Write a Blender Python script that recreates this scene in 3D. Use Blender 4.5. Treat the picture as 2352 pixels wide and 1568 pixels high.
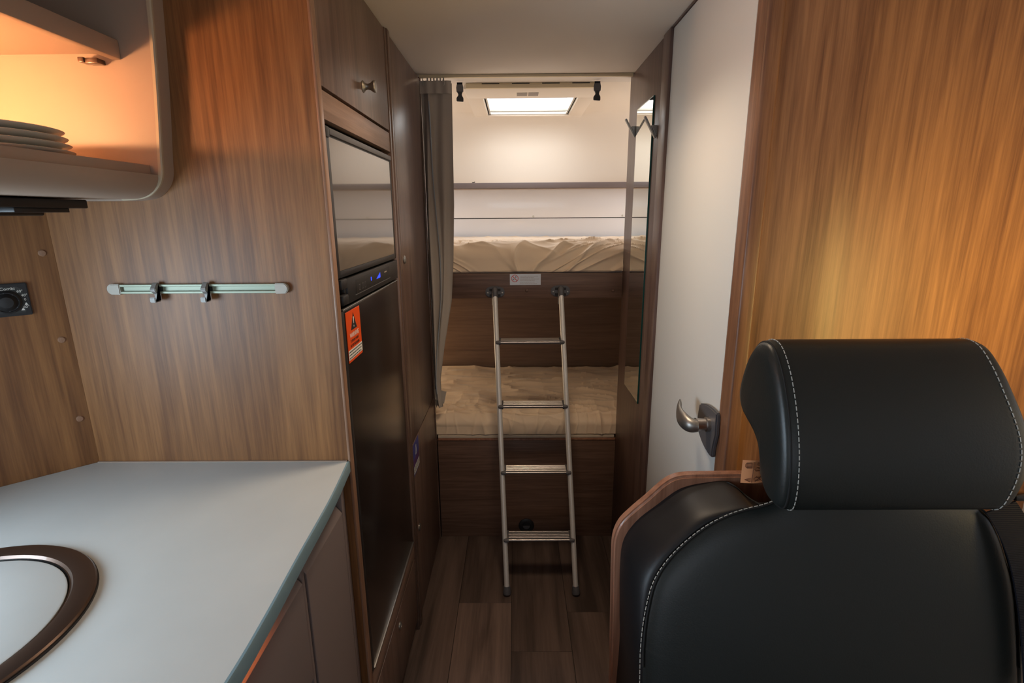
import bpy, bmesh, math, random
from mathutils import Vector, Matrix, noise
random.seed(5)
S = bpy.context.scene
for o in list(bpy.data.objects): bpy.data.objects.remove(o)
COL = S.collection
H = 1.46                                   # eye height

# ------------------------------------------------------------------ camera
CF, CP, CY_, CR_ = 1184.585, 0.240875, -0.007572, -0.007176
fwd = Vector((math.sin(CY_)*math.cos(CP), math.cos(CY_)*math.cos(CP), -math.sin(CP)))
rt0 = Vector((math.cos(CY_), -math.sin(CY_), 0)); up0 = rt0.cross(fwd)
rt = rt0*math.cos(CR_) + up0*math.sin(CR_); up = -rt0*math.sin(CR_) + up0*math.cos(CR_)
cam = bpy.data.objects.new('camera', bpy.data.cameras.new('camera')); COL.objects.link(cam)
m = Matrix((rt, up, -fwd)).transposed().to_4x4(); m.translation = (0, 0, H)
cam.matrix_world = m
cam.data.sensor_width = 36; cam.data.lens = CF/2352*36; cam.data.clip_start = .02
S.camera = cam

def ray(px, py): return fwd + rt*((px-1176)/CF) + up*((784-py)/CF)
EYE = Vector((0, 0, H))
def onY(px, py, Y): d = ray(px, py); return EYE + d*(Y/d.y)
def onX(px, py, X): d = ray(px, py); return EYE + d*(X/d.x)
def onZ(px, py, Z): d = ray(px, py); return EYE + d*((Z-H)/d.z)

# ------------------------------------------------------------------ world, exposure, daylight
S.view_settings.view_transform = 'Standard'; S.view_settings.look = 'None'
S.view_settings.gamma = 1; S.view_settings.use_curve_mapping = False
S.view_settings.exposure = -0.1
W = bpy.data.worlds.new('sky'); S.world = W; W.use_nodes = True
bg = W.node_tree.nodes['Background']; bg.inputs[0].default_value = (.86, .9, 1.0, 1); bg.inputs[1].default_value = 1.15

def area(name, loc, rot, sx, sy, power, col, portal=False, spread=None):
    l = bpy.data.lights.new(name, 'AREA'); l.shape = 'RECTANGLE'; l.size = sx; l.size_y = sy
    l.energy = power; l.color = col
    if portal: l.cycles.is_portal = True
    if spread: l.spread = math.radians(spread)
    o = bpy.data.objects.new(name, l); COL.objects.link(o); o.location = loc; o.rotation_euler = rot
    return o
R90 = math.pi/2
# openings: windscreen behind the viewer, kitchen window (left), dinette window (right), skylight over the bunks
area('windscreen_portal', (0, -1.99, 1.32), (R90, 0, 0), 1.7, .8, 1, (1, 1, 1), True)
area('kitchen_window_portal', (-1.075, .28, 1.18), (0, -R90, 0), .36, .6, 1, (1, 1, 1), True)
area('skylight_portal', (.07, 2.63, 2.02), (0, 0, 0), .42, .42, 1, (1, 1, 1), True)
area('windscreen_daylight', (0, -1.97, 1.32), (R90, 0, 0), 1.7, .8, 5.5, (.80, .90, 1.0))
area('kitchen_window_daylight', (-1.07, .28, 1.2), (0, -R90, 0), .34, .55, 11.0, (.66, .84, 1.0))
area('skylight_daylight', (.07, 2.63, 2.035), (0, 0, 0), .40, .40, 3.4, (.95, .97, 1.0))
area('bunk_fill_left', (-1.045, 2.52, 1.62), (0, -R90, 0), .24, .55, 4.0, (.95, .96, 1.0))  # added fill light to brighten the upper bunk, no known window here
area('bunk_fill_right', (1.215, 2.52, 1.62), (0, R90, 0), .24, .55, 4.5, (.97, .97, 1.0))  # second added fill, brightens the upper bunk from the right
area('lower_bunk_window_sunlight', (-1.045, 2.6, .80), (0, -R90, 0), .22, .45, 3.2, (1.0, .76, .50))
dl = area('dinette_window_sunlight', (1.21, .45, 1.16), (0, 0, 0), .35, .45, 5.0, (1.0, .66, .15), spread=110)
dl.rotation_euler = (Vector((.98, 1.1, 1.30))-Vector((1.21, .45, 1.16))).to_track_quat('-Z', 'Y').to_euler()
area('ceiling_lamp_light', (.04, 1.22, 1.925), (0, 0, 0), .2, .2, 3.8, (1.0, .80, .60), spread=130)

# ------------------------------------------------------------------ materials
def srgb(r, g, b):
    f = lambda c: (c/255/12.92) if c/255 <= .04045 else ((c/255+.055)/1.055)**2.4
    return (f(r), f(g), f(b), 1)
def mat(name, col, rough=.5, metal=0, spec=.5, emis=None, es=1, coat=0, coatr=.05, bump=None, var=0, varscale=8, trans=None):
    M = bpy.data.materials.new(name); M.use_nodes = True; N = M.node_tree.nodes; L = M.node_tree.links
    b = N['Principled BSDF']
    b.inputs['Base Color'].default_value = col; b.inputs['Roughness'].default_value = rough
    b.inputs['Metallic'].default_value = metal; b.inputs['Specular IOR Level'].default_value = spec
    b.inputs['Coat Weight'].default_value = coat; b.inputs['Coat Roughness'].default_value = coatr
    if emis: b.inputs['Emission Color'].default_value = emis; b.inputs['Emission Strength'].default_value = es
    tc = N.new('ShaderNodeTexCoord')
    if var:
        n = N.new('ShaderNodeTexNoise'); n.inputs['Scale'].default_value = varscale; n.inputs['Detail'].default_value = 5
        L.new(tc.outputs['Object'], n.inputs['Vector'])
        mx = N.new('ShaderNodeMix'); mx.data_type = 'RGBA'
        mx.inputs[6].default_value = [c*(1-var) for c in col[:3]]+[1]; mx.inputs[7].default_value = [min(1, c*(1+var)) for c in col[:3]]+[1]
        L.new(n.outputs['Fac'], mx.inputs[0]); L.new(mx.outputs[2], b.inputs['Base Color'])
    if bump:
        sc, st, dist = bump
        n = N.new('ShaderNodeTexNoise'); n.inputs['Scale'].default_value = sc; n.inputs['Detail'].default_value = 3
        L.new(tc.outputs['Object'], n.inputs['Vector'])
        bp = N.new('ShaderNodeBump'); bp.inputs['Strength'].default_value = st; bp.inputs['Distance'].default_value = dist
        L.new(n.outputs['Fac'], bp.inputs['Height']); L.new(bp.outputs[0], b.inputs['Normal'])
    return M
def wood(name, dark, light, grain='Z', rough=.45, spec=.4, fine=1.2, seed=0, bw=.42):
    M = bpy.data.materials.new(name); M.use_nodes = True; N = M.node_tree.nodes; L = M.node_tree.links
    b = N['Principled BSDF']; b.inputs['Roughness'].default_value = rough; b.inputs['Specular IOR Level'].default_value = spec
    tc = N.new('ShaderNodeTexCoord')
    def nz(along, across, detail, dist=0):
        mp = N.new('ShaderNodeMapping'); s = {'X': (along, across, across), 'Y': (across, along, across), 'Z': (across, across, along)}[grain]
        mp.inputs['Scale'].default_value = s; mp.inputs['Location'].default_value = (seed*3.7, seed*1.9, seed*2.3)
        L.new(tc.outputs['Object'], mp.inputs['Vector'])
        n = N.new('ShaderNodeTexNoise'); n.inputs['Scale'].default_value = 1; n.inputs['Detail'].default_value = detail
        n.inputs['Distortion'].default_value = dist
        L.new(mp.outputs[0], n.inputs['Vector']); return n.outputs['Fac']
    broad = nz(1.1, 15, 4, .8); mid = nz(4.0, 95, 4, .3); fn = nz(14, 420, 2)
    def mth(op, a, c):
        x = N.new('ShaderNodeMath'); x.operation = op
        for i, v in enumerate((a, c)):
            if isinstance(v, (int, float)): x.inputs[i].default_value = v
            else: L.new(v, x.inputs[i])
        return x.outputs[0]
    s = mth('ADD', mth('ADD', mth('MULTIPLY', broad, bw), mth('MULTIPLY', mid, .85-bw)), mth('MULTIPLY', fn, .15*fine))
    r = N.new('ShaderNodeValToRGB'); e = r.color_ramp.elements
    e[0].position = .36+.04*(fine > 1); e[0].color = dark; e[1].position = .66+.03*(fine > 1); e[1].color = light
    L.new(s, r.inputs[0]); L.new(r.outputs[0], b.inputs['Base Color'])
    bp = N.new('ShaderNodeBump'); bp.inputs['Strength'].default_value = .12; bp.inputs['Distance'].default_value = .0006
    L.new(fn, bp.inputs['Height']); L.new(bp.outputs[0], b.inputs['Normal'])
    return M
WD, WL = srgb(106, 68, 38), srgb(156, 108, 64)
M = {}
M['wood'] = wood('walnut_laminate', WD, WL)
M['woodx'] = wood('walnut_laminate_crosswise', srgb(82, 60, 48), srgb(122, 94, 78), 'X', seed=2)
M['woody'] = wood('walnut_laminate_along_aisle', srgb(104, 80, 66), srgb(148, 120, 104), 'Y', seed=4)
M['wood_door'] = wood('walnut_door_laminate', srgb(84, 64, 55), srgb(122, 98, 86), 'Z', rough=.32, seed=5)
M['wood_bath'] = wood('walnut_partition_laminate', srgb(80, 60, 53), srgb(114, 90, 80), 'Z', rough=.35, seed=6)
M['wood_right'] = wood('walnut_panel_reddish', srgb(96, 62, 44), srgb(148, 106, 76), 'Z', seed=8, rough=.42)
M['edge'] = wood('walnut_edge_band', srgb(128, 94, 72), srgb(166, 130, 106), 'Z', seed=9, rough=.3)
M['shell'] = wood('plywood_shell_edge', srgb(122, 82, 62), srgb(168, 122, 98), 'Z', seed=3, rough=.3)
M['ceiling'] = mat('ceiling_vinyl', srgb(224, 212, 198), .6, bump=(900, .15, .0004))
M['white_wall'] = mat('bunk_wall_cream', srgb(236, 222, 204), .55, bump=(700, .1, .0003))
M['white_panel'] = mat('bunk_panel_white', srgb(248, 246, 246), .22, coat=.3)
M['door_white'] = mat('white_door_laminate', srgb(206, 204, 198), .5, bump=(600, .1, .0003))
M['beige'] = mat('beige_plastic', srgb(166, 146, 130), .45)
M['beige_trim'] = mat('cream_trim', srgb(182, 168, 144), .4)
M['drawer'] = mat('taupe_lacquer', srgb(120, 108, 106), .42)
M['counter'] = mat('stone_worktop', srgb(190, 193, 191), .42, var=.10, varscale=7, bump=(300, .1, .0003))
M['counter_edge'] = mat('worktop_edge_band', srgb(116, 142, 152), .35)
M['bronze'] = mat('bronze_rim', srgb(92, 74, 64), .32, metal=.75, coat=.3)
M['black'] = mat('black_plastic', srgb(30, 29, 30), .45)
M['darkgrey'] = mat('dark_grey_plastic', srgb(82, 80, 82), .5)
M['blackgloss'] = mat('black_glass_door', srgb(30, 26, 25), .06, spec=.6, coat=.25, coatr=.03)
bM = M['blackgloss'].node_tree.nodes['Principled BSDF']; bM.inputs['Metallic'].default_value = .55; bM.inputs['Base Color'].default_value = (.17, .15, .135, 1)
M['fridge'] = mat('dark_brown_fridge_door', srgb(30, 24, 22), .24, coat=.25, coatr=.2)
M['recess'] = mat('dark_recess', srgb(22, 20, 20), .8)
M['hook_grey'] = mat('matt_grey_hook', srgb(140, 138, 134), .5, metal=.2)
M['rail_cream'] = mat('cream_ceiling_rail', srgb(226, 206, 168), .5)
M['steel'] = mat('satin_steel', srgb(150, 146, 140), .42, metal=.9)
M['alu'] = mat('brushed_aluminium', srgb(186, 178, 172), .34, metal=1)
M['alu_rail'] = mat('ladder_tube_aluminium', srgb(214, 210, 204), .4, metal=.3)
M['anodised'] = mat('pale_anodised_rail', srgb(150, 160, 140), .45, metal=.2)
M['cap_grey'] = mat('light_grey_cap', srgb(172, 166, 154), .5)
M['silver'] = mat('silver_film', srgb(196, 194, 192), .35, metal=.3)
M['mirror'] = mat('mirror_silver', (.82, .85, .82, 1), .01, metal=1)
M['glass_edge'] = mat('mirror_green_edge', srgb(16, 60, 54), .2)
M['leather'] = mat('black_leather', srgb(27, 31, 30), .40, spec=.42, bump=(420, .22, .0006))
M['leather_side'] = mat('black_leather_smooth', srgb(18, 18, 20), .48, spec=.35, bump=(420, .15, .0005))
M['thread'] = mat('pale_thread', srgb(176, 174, 166), .7)
M['seam'] = mat('dark_seam', srgb(10, 10, 10), .8)
M['tan'] = mat('tan_leather', srgb(214, 146, 98), .6)
M['tan_ink'] = mat('branded_ink', srgb(112, 66, 42), .7)
M['orange'] = mat('orange_sticker_film', srgb(226, 78, 14), .4)
M['blue'] = mat('blue_sticker_film', srgb(60, 66, 140), .4)
M['purple'] = mat('purple_sticker_band', srgb(86, 52, 104), .4)
M['white'] = mat('white_print', srgb(220, 218, 210), .5)
M['ink'] = mat('black_print', srgb(24, 20, 18), .6)
M['red'] = mat('red_print', srgb(196, 52, 46), .5)
M['grey_print'] = mat('grey_print', srgb(150, 138, 128), .6)
M['led'] = mat('blue_display_light', (0, 0, 0, 1), .5, emis=(.03, .08, 1, 1), es=1.3)
M['lamp'] = mat('warm_lamp_face', (1, .8, .6, 1), .5, emis=(1, .62, .3, 1), es=5)
M['china'] = mat('white_china', srgb(208, 208, 196), .22, coat=.4)
M['sheet'] = mat('beige_bed_sheet', srgb(236, 210, 178), .62, bump=(1500, .15, .0003))
M['sheet'].node_tree.nodes['Principled BSDF'].inputs['Sheen Weight'].default_value = .35
M['bedbase'] = mat('cream_slat_edge', srgb(206, 190, 168), .6)
M['curtain'] = mat('grey_brown_curtain', srgb(176, 164, 150), .85, bump=(1400, .3, .0004))
M['piping'] = mat('curtain_piping', srgb(150, 156, 160), .8)
M['webbing'] = mat('seat_belt_webbing', srgb(20, 20, 28), .7, spec=.2)
# webbing gets fine ribs
_N = M['webbing'].node_tree.nodes; _L = M['webbing'].node_tree.links
_w = _N.new('ShaderNodeTexWave'); _w.bands_direction = 'Z'; _w.inputs['Scale'].default_value = 150
_t = _N.new('ShaderNodeTexCoord'); _L.new(_t.outputs['Object'], _w.inputs['Vector'])
_b = _N.new('ShaderNodeBump'); _b.inputs['Strength'].default_value = .6; _b.inputs['Distance'].default_value = .0008
_L.new(_w.outputs['Fac'], _b.inputs['Height']); _L.new(_b.outputs[0], _N['Principled BSDF'].inputs['Normal'])
M['lower_wall'] = wood('lower_bunk_lining', srgb(118, 92, 74), srgb(142, 114, 94), 'X', seed=12, rough=.5)
# skylight glazing
gm = bpy.data.materials.new('frosted_skylight_acrylic'); gm.use_nodes = True
n_, l_ = gm.node_tree.nodes, gm.node_tree.links; n_.remove(n_['Principled BSDF'])
tr = n_.new('ShaderNodeBsdfTransparent'); gl = n_.new('ShaderNodeBsdfGlossy'); gl.inputs['Roughness'].default_value = .1
mxs = n_.new('ShaderNodeMixShader'); mxs.inputs[0].default_value = .06
l_.new(tr.outputs[0], mxs.inputs[1]); l_.new(gl.outputs[0], mxs.inputs[2]); l_.new(mxs.outputs[0], n_['Material Output'].inputs[0])
M['glass'] = gm
def floor_mat(i):
    t = [.85, 1.0, 1.35, .95, 1.1, .78][i % 6]
    d = [c*t for c in srgb(64, 52, 46)[:3]]+[1]; l = [c*t for c in srgb(112, 93, 84)[:3]]+[1]
    return wood('oak_vinyl_plank_tone_%s' % 'abcdef'[i % 6], d, l, 'Y', rough=.42, seed=20+i, fine=.6, bw=.65)
FM = [floor_mat(i) for i in range(6)]

# ------------------------------------------------------------------ mesh helpers (each shape = (verts, faces))
def from_bm(bm):
    bm.verts.index_update()
    r = ([v.co.copy() for v in bm.verts], [[v.index for v in f.verts] for f in bm.faces]); bm.free(); return r
def box(x0, x1, y0, y1, z0, z1, bev=0, seg=2):
    bm = bmesh.new(); bmesh.ops.create_cube(bm, size=1)
    for v in bm.verts:
        v.co = Vector(((x0+x1)/2+v.co.x*(x1-x0), (y0+y1)/2+v.co.y*(y1-y0), (z0+z1)/2+v.co.z*(z1-z0)))
    if bev: bmesh.ops.bevel(bm, geom=bm.edges[:], offset=bev, segments=seg, affect='EDGES', profile=.5)
    return from_bm(bm)
def prism(pts, vec, bev=0, seg=2):
    bm = bmesh.new(); vs = [bm.verts.new(p) for p in pts]; f = bm.faces.new(vs)
    r = bmesh.ops.extrude_face_region(bm, geom=[f])
    for v in r['geom']:
        if isinstance(v, bmesh.types.BMVert): v.co += Vector(vec)
    bmesh.ops.recalc_face_normals(bm, faces=bm.faces[:])
    if bev: bmesh.ops.bevel(bm, geom=[e for e in bm.edges if e.calc_face_angle(0) > .5], offset=bev, segments=seg, affect='EDGES')
    return from_bm(bm)
def tube(path, r, seg=12, caps=True):
    path = [Vector(p) for p in path]; V = []; F = []; n = len(path)
    rs = r if isinstance(r, (list, tuple)) else [r]*n
    t = (path[1]-path[0]).normalized(); a = Vector((0, 0, 1)) if abs(t.z) < .9 else Vector((1, 0, 0))
    u = t.cross(a).normalized()
    for i, p in enumerate(path):
        t = (path[min(i+1, n-1)]-path[max(i-1, 0)]).normalized(); u = (u - t*u.dot(t)).normalized(); w = t.cross(u)
        for k in range(seg):
            an = 2*math.pi*k/seg; V.append(p+(u*math.cos(an)+w*math.sin(an))*rs[i])
    for i in range(n-1):
        for k in range(seg):
            k2 = (k+1) % seg; F.append([i*seg+k, i*seg+k2, (i+1)*seg+k2, (i+1)*seg+k])
    if caps: F.append(list(range(seg))[::-1]); F.append([(n-1)*seg+k for k in range(seg)])
    return V, F
def lathe(origin, axis, prof, seg=24):
    """prof: list of (radius, distance along axis)"""
    origin = Vector(origin); a = Vector(axis).normalized(); b = Vector((0, 0, 1)) if abs(a.z) < .9 else Vector((1, 0, 0))
    u = a.cross(b).normalized(); w = a.cross(u); V = []; F = []; n = len(prof)
    for r, d in prof:
        for k in range(seg):
            an = 2*math.pi*k/seg; V.append(origin+a*d+(u*math.cos(an)+w*math.sin(an))*max(r, 1e-5))
    for i in range(n-1):
        for k in range(seg):
            k2 = (k+1) % seg; F.append([i*seg+k, i*seg+k2, (i+1)*seg+k2, (i+1)*seg+k])
    F.append(list(range(seg))[::-1]); F.append([(n-1)*seg+k for k in range(seg)])
    return V, F
def grid(fn, nu, nv, thick=0):
    V = [Vector(fn(i/nu, j/nv)) for j in range(nv+1) for i in range(nu+1)]
    F = [[j*(nu+1)+i, j*(nu+1)+i+1, (j+1)*(nu+1)+i+1, (j+1)*(nu+1)+i] for j in range(nv) for i in range(nu)]
    return V, F
def loft(rings, close=True, cap0=False, cap1=False):
    V = [Vector(p) for r in rings for p in r]; n = len(rings[0]); F = []
    for i in range(len(rings)-1):
        for k in range(n if close else n-1):
            k2 = (k+1) % n; F.append([i*n+k, i*n+k2, (i+1)*n+k2, (i+1)*n+k])
    if cap0: F.append(list(range(n))[::-1])
    if cap1: F.append([(len(rings)-1)*n+k for k in range(n)])
    return V, F
def spline(pts, n, closed=False):
    pts = [Vector(p) for p in pts]; N_ = len(pts); out = []
    segs = N_ if closed else N_-1
    for i in range(segs):
        g = lambda k: pts[k % N_] if closed else pts[max(0, min(N_-1, k))]
        p0, p1, p2, p3 = g(i-1), g(i), g(i+1), g(i+2)
        for j in range(n):
            t = j/n; out.append(.5*((2*p1)+(p2-p0)*t+(2*p0-5*p1+4*p2-p3)*t*t+(3*p1-p0-3*p2+p3)*t**3))
    if not closed: out.append(pts[-1])
    return out
ORIG = {}
def part(name, shapes, m, parent=None, sharp=35, **tags):
    if isinstance(shapes, tuple): shapes = [shapes]
    V = []; F = []
    for v, f in shapes:
        k = len(V); V += v; F += [[i+k for i in q] for q in f]
    lo = [min(v[i] for v in V) for i in range(3)]; hi = [max(v[i] for v in V) for i in range(3)]
    c = Vector(((lo[0]+hi[0])/2, (lo[1]+hi[1])/2, lo[2]))
    me = bpy.data.meshes.new(name); me.from_pydata([v-c for v in V], [], F); me.validate()
    bm = bmesh.new(); bm.from_mesh(me); bmesh.ops.recalc_face_normals(bm, faces=bm.faces[:]); bm.to_mesh(me); bm.free()
    me.polygons.foreach_set('use_smooth', [True]*len(me.polygons)); me.set_sharp_from_angle(angle=math.radians(sharp))
    me.materials.append(M[m] if isinstance(m, str) else m)
    o = bpy.data.objects.new(name, me); COL.objects.link(o); ORIG[o.name] = c
    o.location = c
    if parent: o.parent = parent; o.location = c-ORIG[parent.name]
    for k, v in tags.items(): o[k] = v
    return o
def thing(name, loc, label, cat, group=None):
    o = bpy.data.objects.new(name, None); COL.objects.link(o); o.location = loc; ORIG[o.name] = Vector(loc)
    o.empty_display_size = .05; o['label'] = label; o['category'] = cat
    if group: o['group'] = group
    return o
def struct(name, shapes, m, **k): return part(name, shapes, m, kind='structure', **k)
def text(name, body, size, origin, xdir, ydir, m, parent, align='LEFT', depth=.0002, sx=1):
    cu = bpy.data.curves.new(name, 'FONT'); cu.body = body; cu.size = size; cu.align_x = align; cu.extrude = depth; cu.resolution_u = 3
    t = bpy.data.objects.new(name, cu); COL.objects.link(t)
    dg = bpy.context.evaluated_depsgraph_get(); me = bpy.data.meshes.new_from_object(t.evaluated_get(dg))
    bpy.data.objects.remove(t)
    x = Vector(xdir).normalized(); y = Vector(ydir).normalized(); z = x.cross(y); O = Vector(origin)
    V = [O+x*v.co.x*sx+y*v.co.y+z*v.co.z for v in me.vertices]; F = [list(p.vertices) for p in me.polygons]
    return part(name, [(V, F)], m, parent)
def copy_tree(o, parent=None):
    c = o.copy(); COL.objects.link(c); c.parent = parent
    for ch in list(o.children): copy_tree(ch, c)
    return c

XL, XR, YB, ZC, Y1 = -.357, .440, 2.127, 1.9635, 1.012

# ================================================================== ROOM SHELL
fl = struct('floor', box(-1.10, 1.27, -2.05, 3.0, -.03, -.003), mat('floor_substrate', srgb(40, 30, 26), .7))
lanes = [(-.433, -.2265), (-.2245, -.0225), (-.0205, .1875), (.1895, .394), (-.64, -.435), (.396, .60)]
ends = [[-.9, .55, 1.20, 2.9], [-.9, .62, 1.70, 2.9], [-.9, .30, 1.47, 2.9], [-.9, .62, 1.652, 2.9], [-.9, .9, 2.9], [-.9, .9, 2.9]]
k = 0
tones = [[2, 1, 1], [4, 2, 0], [1, 3, 0], [3, 1, 5], [1, 0], [1, 0]]
for li, (a, b) in enumerate(lanes):
    for ei in range(len(ends[li])-1):
        o = part('plank', box(a, b, ends[li][ei]+.0006, ends[li][ei+1]-.0006, -.003, 0, .0004, 1), FM[tones[li][ei]], fl); k += 1
struct('ceiling', [box(-1.10, 1.27, -2.05, 2.16, ZC, ZC+.04),
                   box(-1.10, 1.27, 2.16, 2.24, ZC+.006, ZC+.04)], 'ceiling')
# bunk ceiling with square hole for the skylight
hx0, hx1, hy0, hy1 = -.14, .28, 2.42, 2.84
struct('ceiling_2', [box(-1.1, 1.27, 2.24, hy0, ZC+.006, ZC+.04), box(-1.1, 1.27, hy1, 2.86, ZC+.006, ZC+.04),
                     box(-1.1, hx0, hy0, hy1, ZC+.006, ZC+.04), box(hx1, 1.27, hy0, hy1, ZC+.006, ZC+.04)], 'white_wall')
# rear wall with a rounded cove into the ceiling
YW = 2.97
prof = [(YW, .66)]+[(YW, 1.0), (YW, 1.80)]+[(YW-.15+.15*math.cos(a), 1.82+.15*math.sin(a)) for a in [i*math.pi/2/10 for i in range(11)]]
prof = prof+[(3.02, 1.98), (3.02, .66)]
struct('wall_rear', prism([(-1.1, y, z) for y, z in prof], (2.22, 0, 0)), 'white_wall')
lw = struct('wall_rear_lower', [box(-1.1, 1.12, 2.93, 3.02, .0, .70), box(-1.1, 1.12, 2.90, 3.02, .70, 1.10)], 'lower_wall')
struct('wall_left', [box(-1.12, -1.08, -2.05, -.02, 0, 2.0), box(-1.12, -1.08, .58, 3.0, 0, 2.0),
                     box(-1.12, -1.08, -.02, .58, 0, 1.0), box(-1.12, -1.08, -.02, .58, 1.36, 2.0)], 'white_wall')
struct('wall_right', [box(1.25, 1.29, -2.05, .03, 0, 2.0), box(1.25, 1.29, .67, 3.0, 0, 2.0),
                      box(1.25, 1.29, .03, .67, 0, .98), box(1.25, 1.29, .03, .67, 1.46, 2.0)], 'white_wall')
struct('wall_front', [box(-1.1, 1.27, -2.05, -2.0, 0, .92), box(-1.1, 1.27, -2.05, -2.0, 1.72, 2.0),
                      box(-1.1, -.86, -2.05, -2.0, .92, 1.72), box(.86, 1.27, -2.05, -2.0, .92, 1.72)], 'darkgrey')
# upper bunk lining: two panels with a recessed joint, lower edge hidden by mattress
bp = struct('wall_rear_panel', box(-1.07, 1.09, 2.945, 2.972, 1.20, 1.60), 'recess')
part('panel', box(-1.07, 1.09, 2.935, 2.945, 1.443, 1.60, .0015), 'white_panel', bp)
part('panel', box(-1.07, 1.09, 2.935, 2.945, 1.20, 1.439, .0015), 'white_panel', bp)
for p in ((1225, 497), (1430, 495)):
    q = onY(p[0], p[1], 2.935); part('screw_cap', lathe(q+Vector((0, .001, 0)), (0, -1, 0), [(.006, 0), (.006, .002), (.003, .004)], 14), 'white', bp)

for i_, (xa, xb, z0_, z1_) in enumerate(((-1.08, -1.05, 1.48, 1.76), (1.22, 1.25, 1.48, 1.76), (-1.08, -1.05, .67, .93))):  # unseen frames and panes, added so the bunk side lights have a source
    wf = struct('window_%d' % (i_+2), [box(xa, xb, 2.20, 2.235, z0_, z1_, .003), box(xa, xb, 2.805, 2.84, z0_, z1_, .003), box(xa, xb, 2.20, 2.84, z0_-.03, z0_, .003), box(xa, xb, 2.20, 2.84, z1_, z1_+.03, .003)], 'cap_grey')
    part('pane', box(xa+.004, xa+.008, 2.235, 2.805, z0_, z1_), 'glass', wf)
# partitions -------------------------------------------------------
# right partition facing the viewer, gently bent
pts = [(.471, 1.012)]
for i in range(9):
    t = i/8; a = t*.21
    pts.append((.585+.30*math.sin(a), 1.012+.30*(1-math.cos(a))))
ex, ey = pts[-1]; pts.append((1.27, ey+(1.27-ex)*math.tan(.21)))
outer = pts+[(1.27, pts[-1][1]+.02)]+[(x-.005, y+.02) for x, y in reversed(pts[1:-1])]+[(.471, 1.032)]
struct('wall_partition', prism([(x, y, .0) for x, y in outer], (0, 0, 1.962)), 'wood_right')
t1 = struct('trim_1', box(.4395, .470, 1.002, 1.0535, 0, 1.962, .006, 4), 'wood_right')
# corridor partition with the mirror
struct('wall_corridor', box(XR, XR+.028, 1.665, 2.127, 0, 1.962, .001), 'wood_bath')
struct('trim_2', box(XR-.007, XR+.03, 1.592, 1.664, 0, 1.962, .003), 'wood_bath')
struct('trim_3', box(XR-.003, XR+.03, 1.053, 1.592, 1.9585, 1.963), 'wood_bath')
struct('trim_4', box(XR+.004, XR+.028, 2.1275, 2.150, 0, 1.962, .002), 'wood_bath')
# corridor partition carries on as bunk end wall below/right of the opening (out of sight mostly)
struct('wall_bathroom_side', box(1.245, 1.25, 1.3, 2.1, 0, 1.96), 'white_wall')

# door
dr = struct('door_1', box(XR+.001, XR+.026, 1.0545, 1.5895, .02, 1.957, .0015), 'door_white')
pl = [onX(*p, XR-.004) for p in spline([(1612, 926, 0), (1626, 928, 0), (1641, 938, 0), (1652, 950, 0)], 4) for p in [(p[0], p[1])]]
low = [onX(p[0], p[1], XR-.004) for p in spline([(1649, 1000, 0), (1642, 1030, 0), (1638, 1050, 0), (1622, 1026, 0), (1613, 1004, 0), (1608, 985, 0), (1607, 955, 0)], 4)]
plate = [p for p in pl+low]
hb = part('handle_plate', prism([(XR+.001, p.y, p.z) for p in plate], (-.011, 0, 0), .003), 'darkgrey', dr, label='dark pointed backplate of the lever handle')
hc = onX(1628, 974, XR-.010)
handle = part('door_handle', [lathe((XR-.009, hc.y, hc.z), (-1, 0, 0), [(.0165, 0), (.0165, .008), (.0135, .010), (.0135, .030), (.0145, .031)])], 'alu', dr, label='curved satin grey lever handle')
hp = [Vector((XR-.038, hc.y-.008, hc.z)), Vector((XR-.052, hc.y-.004, hc.z)), Vector((XR-.060, hc.y+.016, hc.z+.002)), Vector((XR-.061, hc.y+.045, hc.z+.004)), Vector((XR-.054, hc.y+.075, hc.z+.008)), Vector((XR-.046, hc.y+.090, hc.z+.010))]
sp = spline(hp, 6); rings = []
for i, p in enumerate(sp):
    t = i/(len(sp)-1); d = (sp[min(i+1, len(sp)-1)]-sp[max(i-1, 0)]).normalized(); w = Vector((0, 0, 1)); u = d.cross(w).normalized()
    hh = .0135+.007*math.sin(min(1, t*1.3)*math.pi*.6); tt = .0125*(1-t)**1.2+.0035
    if t > .9: hh *= 1-(t-.9)*4
    rings.append([p+u*tt*math.cos(a)+w*hh*math.sin(a) for a in [2*math.pi*k/16 for k in range(16)]])
part('lever', loft(rings, cap0=True, cap1=True), 'steel', handle)

# mirror
mr = thing('wall_mirror', (XR, 1.86, .8), 'tall narrow frameless mirror on the dark wood corridor wall', 'mirror')
part('mirror_glass', prism([(XR-.0052, 1.752, .803), (XR-.0052, 1.972, .797), (XR-.0052, 1.972, 1.819), (XR-.0052, 1.752, 1.816)], (-.0003, 0, 0)), 'mirror', mr)
part('glass_edge', box(XR-.005, XR-.0003, 1.7515, 1.9725, .7965, 1.8195), 'glass_edge', mr, label='dark green glass edge')
def hook(pt, pb, base, label):
    y = base[0]; z = base[1]
    t = thing('coat_hook', (XR, y, z-.015), label, 'hook', 'coat hooks beside the mirror')
    part('hook_base', prism([(XR, y-.009, z-.019), (XR, y-.009, z+.013), (XR-.020, y-.009, z+.013), (XR-.005, y-.009, z-.019)], (0, .018, 0), .0015), 'steel', t)
    part('prong', [prism([(XR-.002, y-.007, z-.024), (XR-.007, y-.007, z-.024), (XR-.042, y-.007, z+.036), (XR-.040, y-.007, z+.040), (XR-.036, y-.007, z+.038)], (0, .014, 0), .001)], 'steel', t)
    return t
hook(0, 0, (1.997, 1.753), 'small steel coat hook at the far edge of the mirror')
hook(0, 0, (1.708, 1.712), 'small steel coat hook at the near edge of the mirror')

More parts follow.
